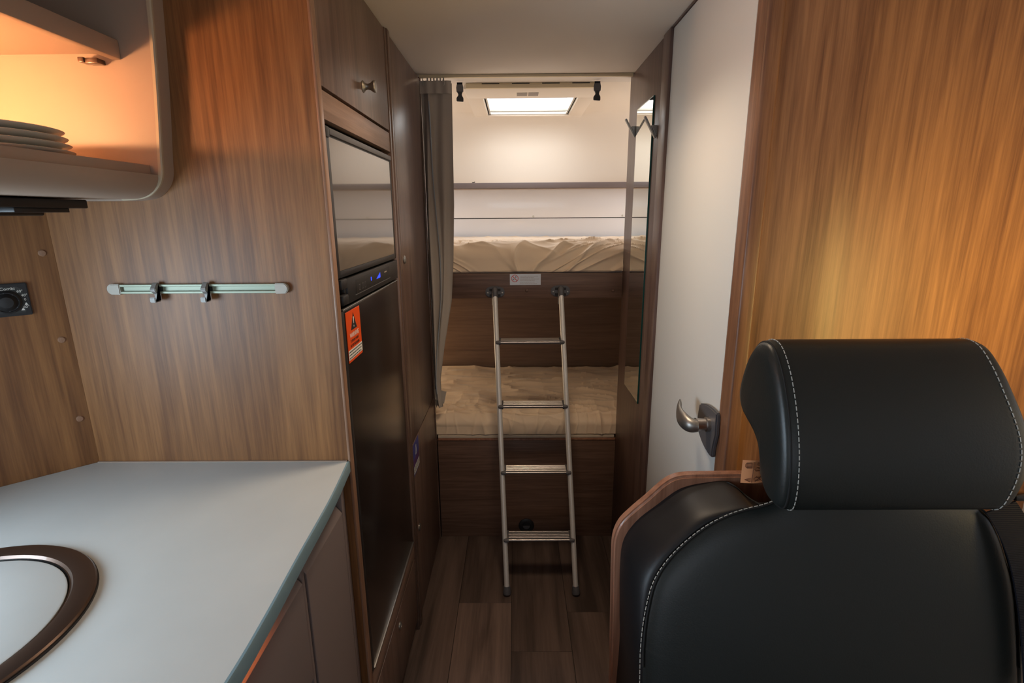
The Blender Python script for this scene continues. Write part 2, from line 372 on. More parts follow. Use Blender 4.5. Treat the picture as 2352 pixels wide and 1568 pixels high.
# ================================================================== TALL CABINET + FRIDGE (left)
tc = thing('tall_cabinet', (-.63, 1.3, 0), 'tall walnut cabinet around the black fridge', 'cabinet')
sidep = part('side_panel', box(-1.07, XL, Y1, 1.030, 0, 1.962), 'wood', tc)
part('edge_band', box(XL-.004, XL+.0025, Y1-.002, 1.0315, 0, 1.9625, .0022, 3), 'edge', tc, label='paler rounded edge strip')
part('divider_post', [box(-.40, XL+.003, 1.566, 1.586, 0, 1.96, .002), box(-.385, XL+.006, 1.586, 1.612, 0, 1.9632, .003)], 'wood_door', tc)
ud = part('door', box(XL-.018, XL+.001, 1.033, 1.564, 1.694, 1.957, .0015), 'wood_door', tc)
kp = onX(833, 199, XL)
part('knob', lathe((XL, kp.y, kp.z), (1, 0, 0), [(.013, 0), (.0135, .002), (.0085, .006), (.0065, .012), (.008, .019), (.0125, .025), (.0135, .029), (.012, .031), (.004, .0315)], 28), 'steel', ud, label='round flared steel knob')
part('rail', box(XL-.018, XL, 1.0315, 1.565, 1.637, 1.688, .001), 'woody', tc)
part('rail', box(XL-.018, XL, 1.0315, 1.565, .303, .362, .001), 'woody', tc)
ld = part('door', box(XL-.018, XL, 1.033, 1.564, .055, .298, .002), 'wood_door', tc)
kp = onX(918, 1436, XL); part('lock_button', lathe((XL, kp.y, kp.z), (1, 0, 0), [(.011, 0), (.011, .003), (.009, .005), (.006, .0052), (.006, .003)]), 'steel', ld, label='steel push button')
part('plinth', box(XL-.05, XL-.02, 1.03, 1.566, 0, .055), 'recess', tc)
part('carcass', box(-1.06, XL-.019, 1.031, 1.565, 1.64, 1.955), 'recess', tc)
part('carcass', box(-1.06, XL-.051, 1.031, 1.565, 0, .36), 'recess', tc)

fr = thing('fridge', (-.63, 1.3, .363), 'tall black built-in fridge with mirror-like upper door in the walnut cabinet', 'fridge')
part('body', box(-1.0, XL-.030, 1.036, 1.561, .366, 1.630), 'recess', fr)
fz = part('freezer_door', [box(XL-.030, XL-.001, 1.034, 1.056, 1.336, 1.612, .002), box(XL-.030, XL-.001, 1.552, 1.561, 1.336, 1.612, .001),
                           box(XL-.030, XL-.001, 1.056, 1.552, 1.336, 1.350, .001), box(XL-.030, XL-.003, 1.056, 1.552, 1.348, 1.612)], 'black', fr)
part('glass_panel', box(XL-.0032, XL-.0018, 1.0565, 1.5515, 1.3505, 1.6085), 'blackgloss', fz, label='smoky mirror glass panel')
part('top_rail', [box(XL-.030, XL+.002, 1.056, 1.561, 1.612, 1.6255, .003)], 'darkgrey', fz)
part('corner_cap', box(XL-.030, XL+.002, 1.034, 1.0555, 1.606, 1.6265, .003), 'black', fz)
fd = part('fridge_door', [box(XL-.030, XL-.001, 1.034, 1.561, .367, 1.270, .004, 3)], 'fridge', fr, label='plain dark brown glossy lower door')
part('door_trim', box(XL-.006, XL+.0012, 1.048, 1.5605, 1.2695, 1.2715, .0006, 1), 'steel', fd, label='thin bright edge strip')
part('door_trim', box(XL-.006, XL+.003, 1.050, 1.560, .3655, .3695, .0015, 2), 'steel', fd, label='thin bright edge strip')
part('door_edge', box(XL-.004, XL+.0012, 1.034, 1.050, .367, 1.268, .001), 'black', fd)
cp = part('control_panel', [box(XL-.030, XL+.001, 1.088, 1.561, 1.277, 1.331, .0015)], 'black', fr)
part('display', box(XL, XL+.0018, 1.145, 1.46, 1.290, 1.322, .0006), 'ink', cp)
part('display_edge', [box(XL, XL+.0022, 1.135, 1.462, 1.2885, 1.290)], 'darkgrey', cp)
part('indicator_light', [box(XL+.0018, XL+.0022, 1.265, 1.272, 1.305, 1.314)], 'led', cp, label='blue lit indicator')
part('indicator_light', [prism([(XL+.0018, 1.315, 1.303), (XL+.0018, 1.355, 1.303), (XL+.0018, 1.355, 1.316)], (.0004, 0, 0))], 'led', cp)
for yy in (1.165, 1.19, 1.21):
    part('symbol', [box(XL+.0018, XL+.0021, yy, yy+.010, 1.308, 1.3092), box(XL+.0018, XL+.0021, yy, yy+.010, 1.296, 1.297), box(XL+.0018, XL+.0021, yy, yy+.001, 1.297, 1.308), box(XL+.0018, XL+.0021, yy+.009, yy+.010, 1.297, 1.308)], 'darkgrey', cp)
part('symbol', box(XL+.0018, XL+.0021, 1.40, 1.425, 1.310, 1.313), 'grey_print', cp)
part('latch', [box(XL-.03, XL-.020, 1.036, 1.087, 1.277, 1.334), box(XL-.02, XL+.003, 1.046, 1.085, 1.312, 1.333, .003), box(XL-.02, XL-.002, 1.076, 1.085, 1.30, 1.313, .002), box(XL-.02, XL+.003, 1.050, 1.087, 1.278, 1.300, .004)], 'black', fr)

# orange warning sticker
st = thing('warning_sticker', (XL, 1.11, 1.155), 'orange warning sticker with black triangle on the fridge door', 'sticker')
X0 = XL+.0002
part('film', prism([(X0-.0008, 1.060, 1.152), (X0-.0008, 1.158, 1.152), (X0-.0008, 1.158, 1.262), (X0-.0008, 1.060, 1.262)], (.0012, 0, 0), .0002, 1), 'orange', st)
def lay(name, yzs, m, par, x=X0+.0004, d=.0002): return part(name, prism([(x, y, z) for y, z in yzs], (d, 0, 0)), m, par)
lay('triangle', [(1.088, 1.219), (1.130, 1.219), (1.109, 1.256)], 'ink', st)
lay('exclamation_mark', [(1.1075, 1.231), (1.1105, 1.231), (1.112, 1.246), (1.106, 1.246)], 'white', st, X0+.0006)
lay('exclamation_dot', [(1.1075, 1.2235), (1.1105, 1.2235), (1.1105, 1.2275), (1.1075, 1.2275)], 'white', st, X0+.0006)
text('lettering', 'WARNING', .0145, (X0+.0005, 1.109, 1.2035), (0, 1, 0), (0, 0, 1), 'white', st, 'CENTER', sx=.9)
text('lettering', 'TO PREVENT ENERGY', .0085, (X0+.0005, 1.109, 1.193), (0, 1, 0), (0, 0, 1), 'ink', st, 'CENTER', sx=.72)
text('lettering', 'BATTERY DISCHARGING', .0085, (X0+.0005, 1.109, 1.183), (0, 1, 0), (0, 0, 1), 'ink', st, 'CENTER', sx=.68)
lay('text_field', [(1.0605, 1.158), (1.1575, 1.158), (1.1575, 1.179), (1.0605, 1.179)], 'white', st)
def fine_print(par, rows, m='ink', d=(0, 1, 0), n=(1, 0, 0), seed=1):
    rnd = random.Random(seed); sh = []
    d = Vector(d); n = Vector(n)
    for (o, ln, h) in rows:
        o = Vector(o); x = 0
        while x < ln:
            w = min(rnd.uniform(.3, 1.4)*h*3, ln-x)
            p = [o+d*x, o+d*(x+w), o+d*(x+w)+Vector((0, 0, h)), o+d*x+Vector((0, 0, h))]
            sh.append(prism(p, n*.0002)); x += w+h*.7
    return part('small_print', sh, m, par)
fine_print(st, [((X0+.0006, 1.064, 1.1735), .090, .0022), ((X0+.0006, 1.064, 1.167), .088, .0022), ((X0+.0006, 1.064, 1.1605), .084, .0022)])

# ================================================================== WARDROBE (left, further in)
wr = thing('wardrobe', (-.6, 1.86, 0), 'narrow tall walnut wardrobe between the fridge cabinet and the bunks', 'cabinet')
w1 = part('door', box(XL-.018, XL+.001, 1.6145, 2.105, .698, 1.957, .0015), 'wood_door', wr)
w2 = part('door', box(XL-.018, XL+.001, 1.6145, 2.105, .020, .694, .0015), 'wood_door', wr)
part('end_post', box(-.375, XL+.004, 2.1065, 2.1268, 0, 1.9632, .002), 'wood_door', wr)
part('carcass', box(-1.06, XL-.020, 1.6135, 2.105, .0, 1.957), 'recess', wr)
for (p, d) in (((927, 596), w1), ((962, 1210), w2)):
    q = onX(p[0], p[1], XL); part('lock_button', lathe((XL, q.y, q.z), (1, 0, 0), [(.013, 0), (.013, .004), (.010, .0065), (.006, .007)]), 'steel', d, label='round steel push button')
bs = thing('notice_sticker', (XL, 1.69, .59), 'blue and white notice sticker on the lower wardrobe door', 'sticker')
Xb = XL+.0012
def layb(name, a, b, c, d, m, x=Xb, t=.0003): return part(name, prism([(x, a, c), (x, b, c), (x, b, d), (x, a, d)], (t, 0, 0)), m, bs)
layb('film', 1.632, 1.732, .575, .690, 'blue', Xb-.0006, .0008)
layb('band', 1.632, 1.732, .610, .634, 'purple')
layb('text_field', 1.634, 1.730, .580, .607, 'white')
part('symbol', [prism([(Xb, 1.670, .640), (Xb, 1.675, .640), (Xb, 1.683, .676), (Xb, 1.680, .676)], (.0004, 0, 0)), prism([(Xb, 1.688, .640), (Xb, 1.694, .640), (Xb, 1.684, .676), (Xb, 1.681, .676)], (.0004, 0, 0)), box(Xb, Xb+.0004, 1.672, 1.692, .640, .643)], 'white', bs)
fine_print(bs, [((Xb+.0003, 1.638, .600), .085, .003), ((Xb+.0003, 1.638, .593), .085, .003), ((Xb+.0003, 1.638, .586), .080, .003)], seed=4)

# ================================================================== BUNKS
ub = thing('upper_bunk', (.0, 2.5, 1.12), 'walnut front board and base of the upper bunk', 'bunk')
part('front_board', box(-.62, 1.08, YB, YB+.020, 1.123, 1.2255, .0015), 'woodx', ub)
part('base_board', box(-.62, 1.08, YB+.021, 2.885, 1.150, 1.175), 'woodx', ub)
for p in ((1210, 667), (1408, 667)):
    q = onY(p[0], p[1], YB); part('screw_cap', lathe((q.x, YB, q.z), (0, -1, 0), [(.0065, 0), (.0065, .0015), (.004, .004), (.001, .0045)], 16), 'woodx', ub)
lb = thing('lower_bunk', (.0, 2.5, 0), 'walnut front panel and base of the lower bunk', 'bunk')
part('front_panel', box(XL+.006, XR+.002, YB, YB+.020, .0, .484, .0015), 'woodx', lb)
part('top_edge', box(XL+.006, XR+.002, YB-.003, YB+.021, .4845, .492, .002), 'shell', lb)
part('base_board', box(-1.05, 1.08, YB+.022, 2.92, .462, .486), 'woodx', lb)
part('mattress_lip', box(-.35, .436, YB+.006, YB+.018, .4925, .506, .002), 'bedbase', lb, label='cream strip under the mattress')
q = onY(1209, 1206, YB)
vt = part('floor_vent', [lathe((q.x, YB-.0003, q.z), (0, -1, 0), [(.036, 0), (.036, .004), (.031, .007), (.020, .007), (.018, .001)], 30)], 'black', lb, label='round black air outlet')
part('flap', prism([(q.x+.017*math.cos(a), YB-.003, q.z-.002+.016*math.sin(a)) for a in [math.pi+math.pi*i/10 for i in range(11)]], (0, .002, 0)), 'darkgrey', vt)

def nz(x, y, z=0): return noise.noise(Vector((x, y, z)))
def ridge(x, y, z, p=3.0): return max(0, 1-abs(nz(x, y, z))*2.2)**p
def mattress(name, z0, z1, label, seed, front_w, top_w, slope):
    X0_, X1_, Y0_, Y1_ = -.92, 1.06, YB+.006, 2.90
    r = .055 if slope else .036; hgt = z1-z0; fh = hgt-r
    def fn(u, v):
        x = X0_+(X1_-X0_)*u
        if v < .36:
            t = v/.36; y = Y0_; z = z0+fh*t; n = Vector((0, -1, 0)); f = 1.0; s = fh*t
        elif v < .54:
            a = (v-.36)/.18*math.pi/2; y = Y0_+r-r*math.cos(a); z = z1-r+r*math.sin(a); n = Vector((0, -math.cos(a), math.sin(a)))
            f = 1-(v-.36)/.18; s = fh+r*a
        else:
            t = ((v-.54)/.46)**1.4; y = Y0_+r+(Y1_-Y0_-r)*t; z = z1; n = Vector((0, 0, 1)); f = 0.0; s = fh+r*1.57+(y-Y0_-r)
        wx = x+.03*nz(x*6, s*8, seed)
        # folds hanging diagonally over the front edge
        lean_ = 1.3*math.tanh((x-.02)*-6) if slope else .4*nz(x*3, 0, seed)
        fd_ = ridge((wx+s*lean_)*10+seed, s*1.8, seed, 4)
        fd2 = ridge((wx+s*lean_*1.6)*19+seed*2, s*4, seed+4, 5)
        soft = nz(x*7, s*9, seed+2)
        env = min(1, v/.04)*math.exp(-max(0, s-fh-.10)*7)
        d = (front_w*(.016*fd_+.007*fd2)*env)+.007*front_w*soft*env
        # long shallow creases lying across the top
        tp = min(1, max(0, (s-fh)/.05))
        c1 = ridge(wx*2.2+seed, y*17+x*1.2*nz(x*2, y, 1), seed+6, 3); c2 = ridge(wx*4+2, y*22+x*4, seed+7, 3)
        d += tp*top_w*(.010*c1+.005*c2+.006*nz(x*5, y*6, seed))
        p = Vector((x, y, z))+n*d
        p.y = max(p.y, Y0_-.013) if v < .54 else p.y
        # tucked hem along the bottom edge
        if v < .05: p.z = z0+.0008+(.004*(ridge(x*24, 0, seed, 2)))*(v/.05)+(p.z-z0)*(v/.05)*.8; p.y += .006*(1-v/.05)
        p.z = max(p.z, z0+.0004)
        if x < -.350: p.y = max(p.y, YB+.005)
        return p
    return part(name, grid(fn, 700, 190), 'sheet', None, 70, label=label, category='mattress')
mattress('upper_mattress', 1.2285, 1.338, 'mattress in a rumpled pale sheet on the upper bunk', 3.3, 1.0, .8, True)
mattress('lower_mattress', .5065, .585, 'mattress in a creased beige sheet on the lower bunk', 8.1, .45, 1.35, False)

# shelf above the upper bunk
zz = onY(1240, 419, 2.80).z, onY(1240, 435, 2.80).z
sh = thing('wall_shelf', (.0, 2.87, zz[1]), 'long taupe shelf along the rear wall above the upper bunk', 'shelf')
part('shelf_board', box(-1.06, 1.08, 2.80, 2.968, zz[1]+.010, zz[0]-.004), 'beige', sh)
part('front_lip', [box(-1.06, 1.08, 2.792, 2.806, zz[1]+.006, zz[0], .003)], 'drawer', sh)
part('lower_edge', box(-1.06, 1.08, 2.796, 2.81, zz[1], zz[1]+.0055, .002), 'beige', sh)
q = onY(1088, 417, 2.80); part('clip', [box(q.x-.008, q.x+.004, 2.796, 2.804, zz[0], zz[0]+.004, .001), box(q.x+.003, q.x+.007, 2.796, 2.804, zz[0]+.002, zz[0]+.007, .001)], 'black', sh)

# safety sticker on the board
sk = thing('safety_sticker', (.04, YB, 1.178), 'silver safety sticker with red prohibition sign on the upper bunk board', 'sticker')
a = onY(1171, 629, YB); b = onY(1242, 654, YB)
part('film', prism([(a.x, YB-.0007, b.z), (b.x, YB-.0007, b.z), (b.x, YB-.0007, a.z), (a.x, YB-.0007, a.z)], (0, .0012, 0), .0003, 1), 'silver', sk)
cx, cz, rr = a.x+.0205, a.z-.0185, .0150
ring = []
for rad in (rr, rr-.0022): ring.append([(cx+rad*math.cos(t), YB-.0011, cz+rad*math.sin(t)) for t in [2*math.pi*i/32 for i in range(32)]])
v, f = loft(ring); part('prohibition_ring', [(v, f), prism([(cx-.0112, YB-.0011, cz+.0092), (cx-.0092, YB-.0011, cz+.0112), (cx+.0112, YB-.0011, cz-.0092), (cx+.0092, YB-.0011, cz-.0112)], (0, -.0002, 0))], 'red', sk)
fine_print(sk, [((a.x+.042, YB-.001, a.z-.010-i*.0062), random.Random(i).uniform(.055, .078), .0016) for i in range(6)], d=(1, 0, 0), n=(0, -1, 0), seed=3, m='grey_print')
part('pictogram', [box(cx-.009, cx-.002, YB-.0011, YB-.0009, cz-.006, cz-.004), box(cx-.008, cx-.006, YB-.0011, YB-.0009, cz-.004, cz), box(cx+.002, cx+.006, YB-.0011, YB-.0009, cz+.004, cz+.008)], 'ink', sk)

# ladder --------------------------------------------------------------
T0 = Vector((-.085, YB-.028, 1.145)); B0 = onZ(1165, 1368, 0); T1 = Vector((.186, YB-.028, 1.148)); B1 = onZ(1323, 1365, 0)
B0.z = B1.z = .0; yb = (B0.y+B1.y)/2; B0.y = B1.y = yb
la = thing('bunk_ladder', (.09, yb, 0), 'aluminium bunk ladder hooked on the upper bunk board', 'ladder')
for T, B in ((T0, B0), (T1, B1)):
    d = (B-T).normalized()
    part('rail', tube([T-d*.005, B-d*.022], .0105, 20), 'alu_rail', la)
    part('foot_cap', tube([B-d*.036, B-d*.030, B-d*.012, B-d*.005], [.0135, .0140, .0165, .0150], 20), 'darkgrey', la, label='dark grey rubber foot')
    # hook arm over the board
    hk = [Vector((T.x, T.y-.002, T.z-.045)), Vector((T.x, T.y, T.z+.004)), Vector((T.x, T.y+.006, T.z+.016)), Vector((T.x, YB-.0200, T.z+.018)), Vector((T.x, YB-.0200, T.z+.006))]
    part('hook_arm', tube(spline(hk, 5), [.0125]*10+[.0115]*11, 16), 'darkgrey', la, label='dark grey plastic hook end')
def rail_at(T, B, z): t = (T.z-z)/(T.z-B.z); return T+(B-T)*t
for zr in (.961, .7135, .4635, .212):
    a = rail_at(T0, B0, zr); b = rail_at(T1, B1, zr)
    yf = a.y-.012; dp = .058
    r0 = part('rung', [box(a.x+.012, b.x-.012, yf+.006, yf+dp, zr-.012, zr+.000)], 'darkgrey', la)
    tops = [box(a.x+.013, b.x-.013, yf+.010+i*.0102, yf+.0144+i*.0102, zr-.001, zr+.0022, .0008, 1) for i in range(5)]
    tops.append(tube([(a.x+.013, yf+.003, zr-.004), (b.x-.013, yf+.003, zr-.004)], .0038, 12))
    part('tread', tops, 'alu', r0, label='ribbed aluminium tread')
    for s, e in ((1, a), (-1, b)):
        part('end_cap', [box(min(e.x+s*.002, e.x+s*.016), max(e.x+s*.002, e.x+s*.016), yf+.003, yf+dp+.002, zr-.016, zr+.003, .002),
                         lathe((e.x+s*.016, yf+.001, zr-.004), (-s, 0, 0), [(.0078, 0), (.0078, .014), (.006, .019), (.002, .021)], 18)], 'darkgrey', r0)
for i, T in enumerate((T0, T1)):
    g = thing('ladder_bracket', (T.x, YB, T.z-.02), ['left dark grey oval ladder bracket screwed to the upper bunk board', 'right dark grey oval ladder bracket screwed to the upper bunk board'][i], 'bracket', 'ladder brackets on the bunk board')
    cz = T.z+.004; W2, H2 = .0395, .0245
    out = []
    for k in range(40):
        t = 2*math.pi*k/40; c, s = math.cos(t), math.sin(t)
        out.append((T.x+W2*abs(c)**.8*(1 if c > 0 else -1), YB, cz+(H2 if s > 0 else H2*.9)*abs(s)**.75*(1 if s > 0 else -1)))
    part('plate', [prism(out, (0, -.007, 0), .0025)], 'darkgrey', g)
    for sx_ in (-1, 1):
        for zo in (.005, -.018): part('slot', box(T.x+sx_*.0165-.0065, T.x+sx_*.0165+.0065, YB-.0085, YB-.0065, cz+zo, cz+zo+.010, .0005, 1), 'ink', g)
    for sx_ in (-1, 1):
        part('screw', lathe((T.x+sx_*.030, YB-.007, cz-.003), (0, -1, 0), [(.0045, 0), (.0042, .0012), (.002, .002)], 14), 'steel', g)

# ---------------------------------------------------------------- skylight
wn = struct('window_1', [box(hx0-.002, hx0+.012, hy0, hy1, ZC-.006, 2.03), box(hx1-.012, hx1+.002, hy0, hy1, ZC-.006, 2.03),
                         box(hx0, hx1, hy0-.002, hy0+.012, ZC-.006, 2.03), box(hx0, hx1, hy1-.012, hy1+.002, ZC-.006, 2.03)], 'white')
fx0, fx1, fy0, fy1 = -.205, .345, 2.245, 2.875
part('frame', [box(fx0, fx1, fy0, hy0+.004, ZC-.014, ZC+.003, .005, 3), box(fx0, fx1, hy1-.004, fy1, ZC-.014, ZC+.003, .005, 3),
               box(fx0, hx0+.004, hy0, hy1, ZC-.014, ZC+.003, .003), box(hx1-.004, fx1, hy0, hy1, ZC-.014, ZC+.003, .003)], 'white_wall', wn)
part('front_frame', box(fx0+.01, fx1-.01, fy0-.010, fy0+.004, ZC-.0135, ZC+.0065, .003), 'rail_cream', wn, label='cream near edge of the skylight frame')
for i in range(4):
    x = -.130+i*.120; part('vent_slot', box(x, x+.070, fy0-.0105, fy0-.008, ZC+.0015, ZC+.0045), 'ink', wn)
part('blind_rail', [box(hx0+.005, hx1-.005, hy1-.085, hy1-.075, ZC-.006, ZC+.006, .001), box(hx0+.004, hx1-.004, hy0+.006, hy0+.020, ZC-.010, ZC+.006, .002)], 'cap_grey', wn)
part('blind_guide', box(hx0+.006, hx0+.020, hy0, hy1, ZC-.006, ZC+.008, .001), 'white', wn)
part('blind_guide', box(hx1-.020, hx1-.006, hy0, hy1, ZC-.006, ZC+.008, .001), 'white', wn)
part('pane', box(hx0, hx1, hy0, hy1, 2.045, 2.049), 'glass', wn)
q0 = onZ(1190, 201, ZC-.0145)
part('sticker', [box(.010, .053, 2.315, 2.375, ZC-.0150, ZC-.0140), box(.058, .100, 2.315, 2.375, ZC-.0150, ZC-.0140)], 'grey_print', wn, label='two small grey labels')
# curtain rail and curtain
cr = struct('trim_5', box(XL+.005, XR-.001, 2.080, 2.096, ZC-.0095, ZC, .002), 'rail_cream')
def curt(u, v):
    z = 1.938-(1.938-.655)*v
    w = .112+.0*v
    xr = [(-.234, 1.94), (-.240, 1.5), (-.250, 1.28), (-.262, 1.12), (-.300, .92), (-.322, .78), (-.320, .70), (-.316, .655)]
    for (xa, za), (xb, zb) in zip(xr, xr[1:]):
        if z <= za+1e-6 and z >= zb-1e-6: X_ = xa+(xb-xa)*(za-z)/(za-zb)
    gather = min(1, v*3)
    x0 = -.352
    x = x0+(X_-x0)*u
    amp = .004+.009*gather
    fu = u**.8
    y = 2.092+amp*math.sin(fu*math.pi*4.2+v*2+1.1*math.sin(v*5))*(1-u)**.6*1.3+.0025*math.sin(u*25+v*9)*(1-u)-.004*u
    x += .008*gather*math.sin(u*9+v*7)*(u)*(1-u)*3
    y += .012*math.exp(-((u-(.25+.35*v))/.06)**2)*-1
    return (x, y+.012, z)
cu = part('curtain', grid(curt, 120, 90), 'curtain', None, 70, label='grey-brown curtain gathered at the left of the bunk opening', category='curtain')
part('heading_tape', grid(lambda u, v: (-.352+.117*u, 2.084+.003*math.sin(u*20), 1.944-.044*v), 30, 4), 'curtain', cu)
pp = []
for i in range(26):
    v = i/25*.9+.05; uu = .25+.35*v; p = Vector(curt(uu, v)); p.y -= .006; pp.append(p)
part('piping', tube(pp, .0022, 8), 'piping', cu, label='pale piping along the fold')
for x in (-.338, -.262):
    part('curtain_hook', tube(spline([(x, 2.086, 1.955), (x-.003, 2.076, 1.94), (x, 2.076, 1.925), (x+.003, 2.076, 1.935), (x+.001, 2.078, 1.945)], 4), .0013, 8), 'cap_grey', cu)
part('runner', [box(-.325+i*.012, -.320+i*.012, 2.083, 2.089, 1.944, 1.953) for i in range(6)], 'cap_grey', cu)
part('lower_hem', prism([(-.350, 2.100, .735), (-.300, 2.100, .722), (-.312, 2.100, .668), (-.350, 2.100, .690)], (0, .006, 0)), 'curtain', cu)
# strap buckles
for i, (px, lab) in enumerate(((1056, 'left black plastic strap buckle hanging before the skylight'), (1372, 'right black plastic strap buckle hanging before the skylight'))):
    q = onY(px, 200, 2.20); x = q.x
    t = thing('strap_buckle', (x, 2.20, 1.90), lab, 'buckle', 'buckles hanging before the skylight')
    part('strap', box(x-.011, x+.011, 2.198, 2.201, 1.935, ZC), 'webbing', t)
    part('upper_clasp', prism([(x-.013, 2.196, 1.928), (x+.013, 2.196, 1.928), (x+.014, 2.196, 1.945), (x+.011, 2.196, 1.958), (x-.011, 2.196, 1.958), (x-.014, 2.196, 1.945)], (0, .010, 0), .002), 'darkgrey', t)
    part('lower_clasp', prism([(x-.014, 2.197, 1.896), (x+.013, 2.197, 1.894), (x+.013, 2.197, 1.908), (x+.007, 2.197, 1.918), (x+.010, 2.197, 1.930), (x-.010, 2.197, 1.930), (x-.006, 2.197, 1.918), (x-.014, 2.197, 1.908)], (0, .009, 0), .0015), 'black', t)

# ================================================================== KITCHEN (left front)
pa = Vector((-1.011, .906, 0)); pb = Vector((-.898, 1.012, 0)); dd = (pb-pa).normalized(); nn = Vector((dd.y, -dd.x, 0))
pa2 = pa-dd*.095
sw = struct('wall_kitchen_corner', prism([pa2, pb, pb+Vector((0, .0, 0))-nn*.001+dd*.0, pa2-nn*.02] and [pa2, pb+dd*-.0005, pb-nn*.02-dd*.02, pa2-nn*.02], (0, 0, 1.96)), 'wood')
def onD(px, py):
    d = ray(px, py); t = (pa-EYE).dot(nn)/d.dot(nn); return EYE+d*t
for p in ((97, 581), (142, 780), (184, 961)):
    q = onD(*p); part('screw_cap', lathe(q-nn*.0005, nn, [(.0065, 0), (.0065, .001), (.005, .0025), (.001, .003)], 18), 'edge', sw)
# thermostat
hp_ = thing('heater_control', onD(0, 690), 'black heater control panel with round dial on the wood wall', 'control panel')
qt = onD(60, 648); qb = onD(76, 721); s1 = (qt-pa).dot(dd); zt_, zb_ = qt.z, qb.z
def D(s, z, o=0): p = pa+dd*s+nn*o; return Vector((p.x, p.y, z))
w_ = .094; s0 = s1-w_
part('housing', prism([D(s0, zb_), D(s1, zb_), D(s1, zt_), D(s0, zt_)], nn*.006, .0015), 'black', hp_)
part('face_plate', prism([D(s0+.008, zb_+.006, .006), D(s1-.010, zb_+.006, .006), D(s1-.008, zb_+.010, .006), D(s1-.008, zt_-.012, .006), D(s1-.014, zt_-.006, .006), D(s0+.008, zt_-.006, .006)], nn*.0006), 'darkgrey' if False else mat('panel_face_black', srgb(44, 44, 42), .5), hp_)
qc = onD(15, 692); sc_ = (qc-pa).dot(dd); zc_ = qc.z-.001
dial = part('dial', lathe(D(sc_, zc_, .006), nn, [(.0215, 0), (.0215, .004), (.0185, .006), (.0175, .004), (.0165, .004), (.010, .010), (.001, .011)], 32), 'black', hp_)
zax = Vector((0, 0, 1))
for k in range(8):
    a = 2*math.pi*k/8+.1; u = dd*math.cos(a)+zax*math.sin(a); w = dd*-math.sin(a)+zax*math.cos(a); c = D(sc_, zc_, .0095)
    part('dial_mark', prism([c+u*.0115-w*.0007, c+u*.0175-w*.0007, c+u*.0175+w*.0007, c+u*.0115+w*.0007], nn*.0008), 'darkgrey', dial)
def dt(s, x, z, size): text('lettering', s, size, D(x, z, .0068), dd, zax, 'white', hp_, 'LEFT', sx=1.0)
dt('Combi', sc_-.006, zt_-.012, .0078)
dt('60°', sc_+.0165, zt_-.0175, .0066); dt('40°', sc_+.0215, zt_-.0255, .0066); dt('0', sc_+.0245, zt_-.0335, .0066); dt('60°', sc_+.021, zb_+.014, .0066)
part('symbol', prism([D(sc_+.0235, zt_-.042, .0066), D(sc_+.029, zt_-.042, .0066), D(sc_+.0265, zt_-.037, .0066)], nn*.0003), 'white', hp_)
part('symbol', prism([D(sc_+.0175, zb_+.010, .0066), D(sc_+.023, zb_+.010, .0066), D(sc_+.0205, zb_+.015, .0066)], nn*.0003), 'white', hp_)

# worktop
edge = [Vector((-.3595, 1.011, 0)), Vector((-.345, .86, 0)), Vector((-.337, .694, 0)), Vector((-.330, .57, 0)), Vector((-.328, .471, 0)), Vector((-.335, .30, 0)), Vector((-.36, .10, 0)), Vector((-.40, -.10, 0))]
es = spline(edge, 6)
wt = thing('worktop', (-.7, .5, .95), 'pale grey stone-look kitchen worktop along the left side', 'worktop')
ztop, zbot = .950, .926
outl = es+[Vector((-1.075, -.10, 0)), Vector((-1.075, .845, 0)), pa+nn*.001, Vector((pb.x+.001, 1.011, 0))]
part('slab', prism([(p.x-(.003 if i < len(es) else 0), p.y, zbot) for i, p in enumerate(outl)], (0, 0, ztop-zbot)), 'counter', wt)
# front edge band following the curve
def sweep(path, prof2):   # prof2: (offset outwards +x, z)
    rings = []
    for i, p in enumerate(path):
        d = (path[min(i+1, len(path)-1)]-path[max(i-1, 0)]).normalized(); n = Vector((-d.y, d.x, 0))
        rings.append([Vector((p.x+n.x*o, p.y+n.y*o, z)) for o, z in prof2])
    return loft(rings, cap0=True, cap1=True)
part('edge_band', sweep(es, [(-.003, zbot-.001), (.001, zbot-.001), (.002, zbot), (.002, ztop-.0025), (.0005, ztop+.0002), (-.003, ztop+.0002)]), 'counter_edge', wt, label='blue-grey front edge band')
part('seal_strip', [box(pb.x, -.362, 1.006, 1.0115, ztop, ztop+.002, .0007, 1)], 'beige', wt)

# round sink with lid
sink_px = [(0, 1258), (100, 1257), (225, 1320), (0, 1568)]
import itertools
def circ(P):
    # least squares circle
    A = [[0]*4 for _ in range(3)]
    for p in P:
        r = (p.x, p.y, 1); bb = -(p.x**2+p.y**2)
        for i in range(3):
            for j in range(3): A[i][j] += r[i]*r[j]
            A[i][3] += r[i]*bb
    for i in range(3):
        pv = A[i][i]
        A[i] = [v/pv for v in A[i]]
        for j in range(3):
            if j != i: fct = A[j][i]; A[j] = [x-fct*y for x, y in zip(A[j], A[i])]
    D_, E_, F_ = A[0][3], A[1][3], A[2][3]; c = Vector((-D_/2, -E_/2, 0)); return c, math.sqrt(c.x**2+c.y**2-F_)
SC, SR = circ([onZ(a, b, ztop) for a, b in ((0, 1266), (50, 1259), (100, 1257), (160, 1264), (200, 1285), (222, 1310), (226, 1330), (217, 1368), (150, 1460), (60, 1538), (12, 1568))])
SC.z = ztop
sn = thing('round_sink', SC, 'round bronze-rimmed sink with flush grey cover in the worktop', 'sink')
SW = .0300
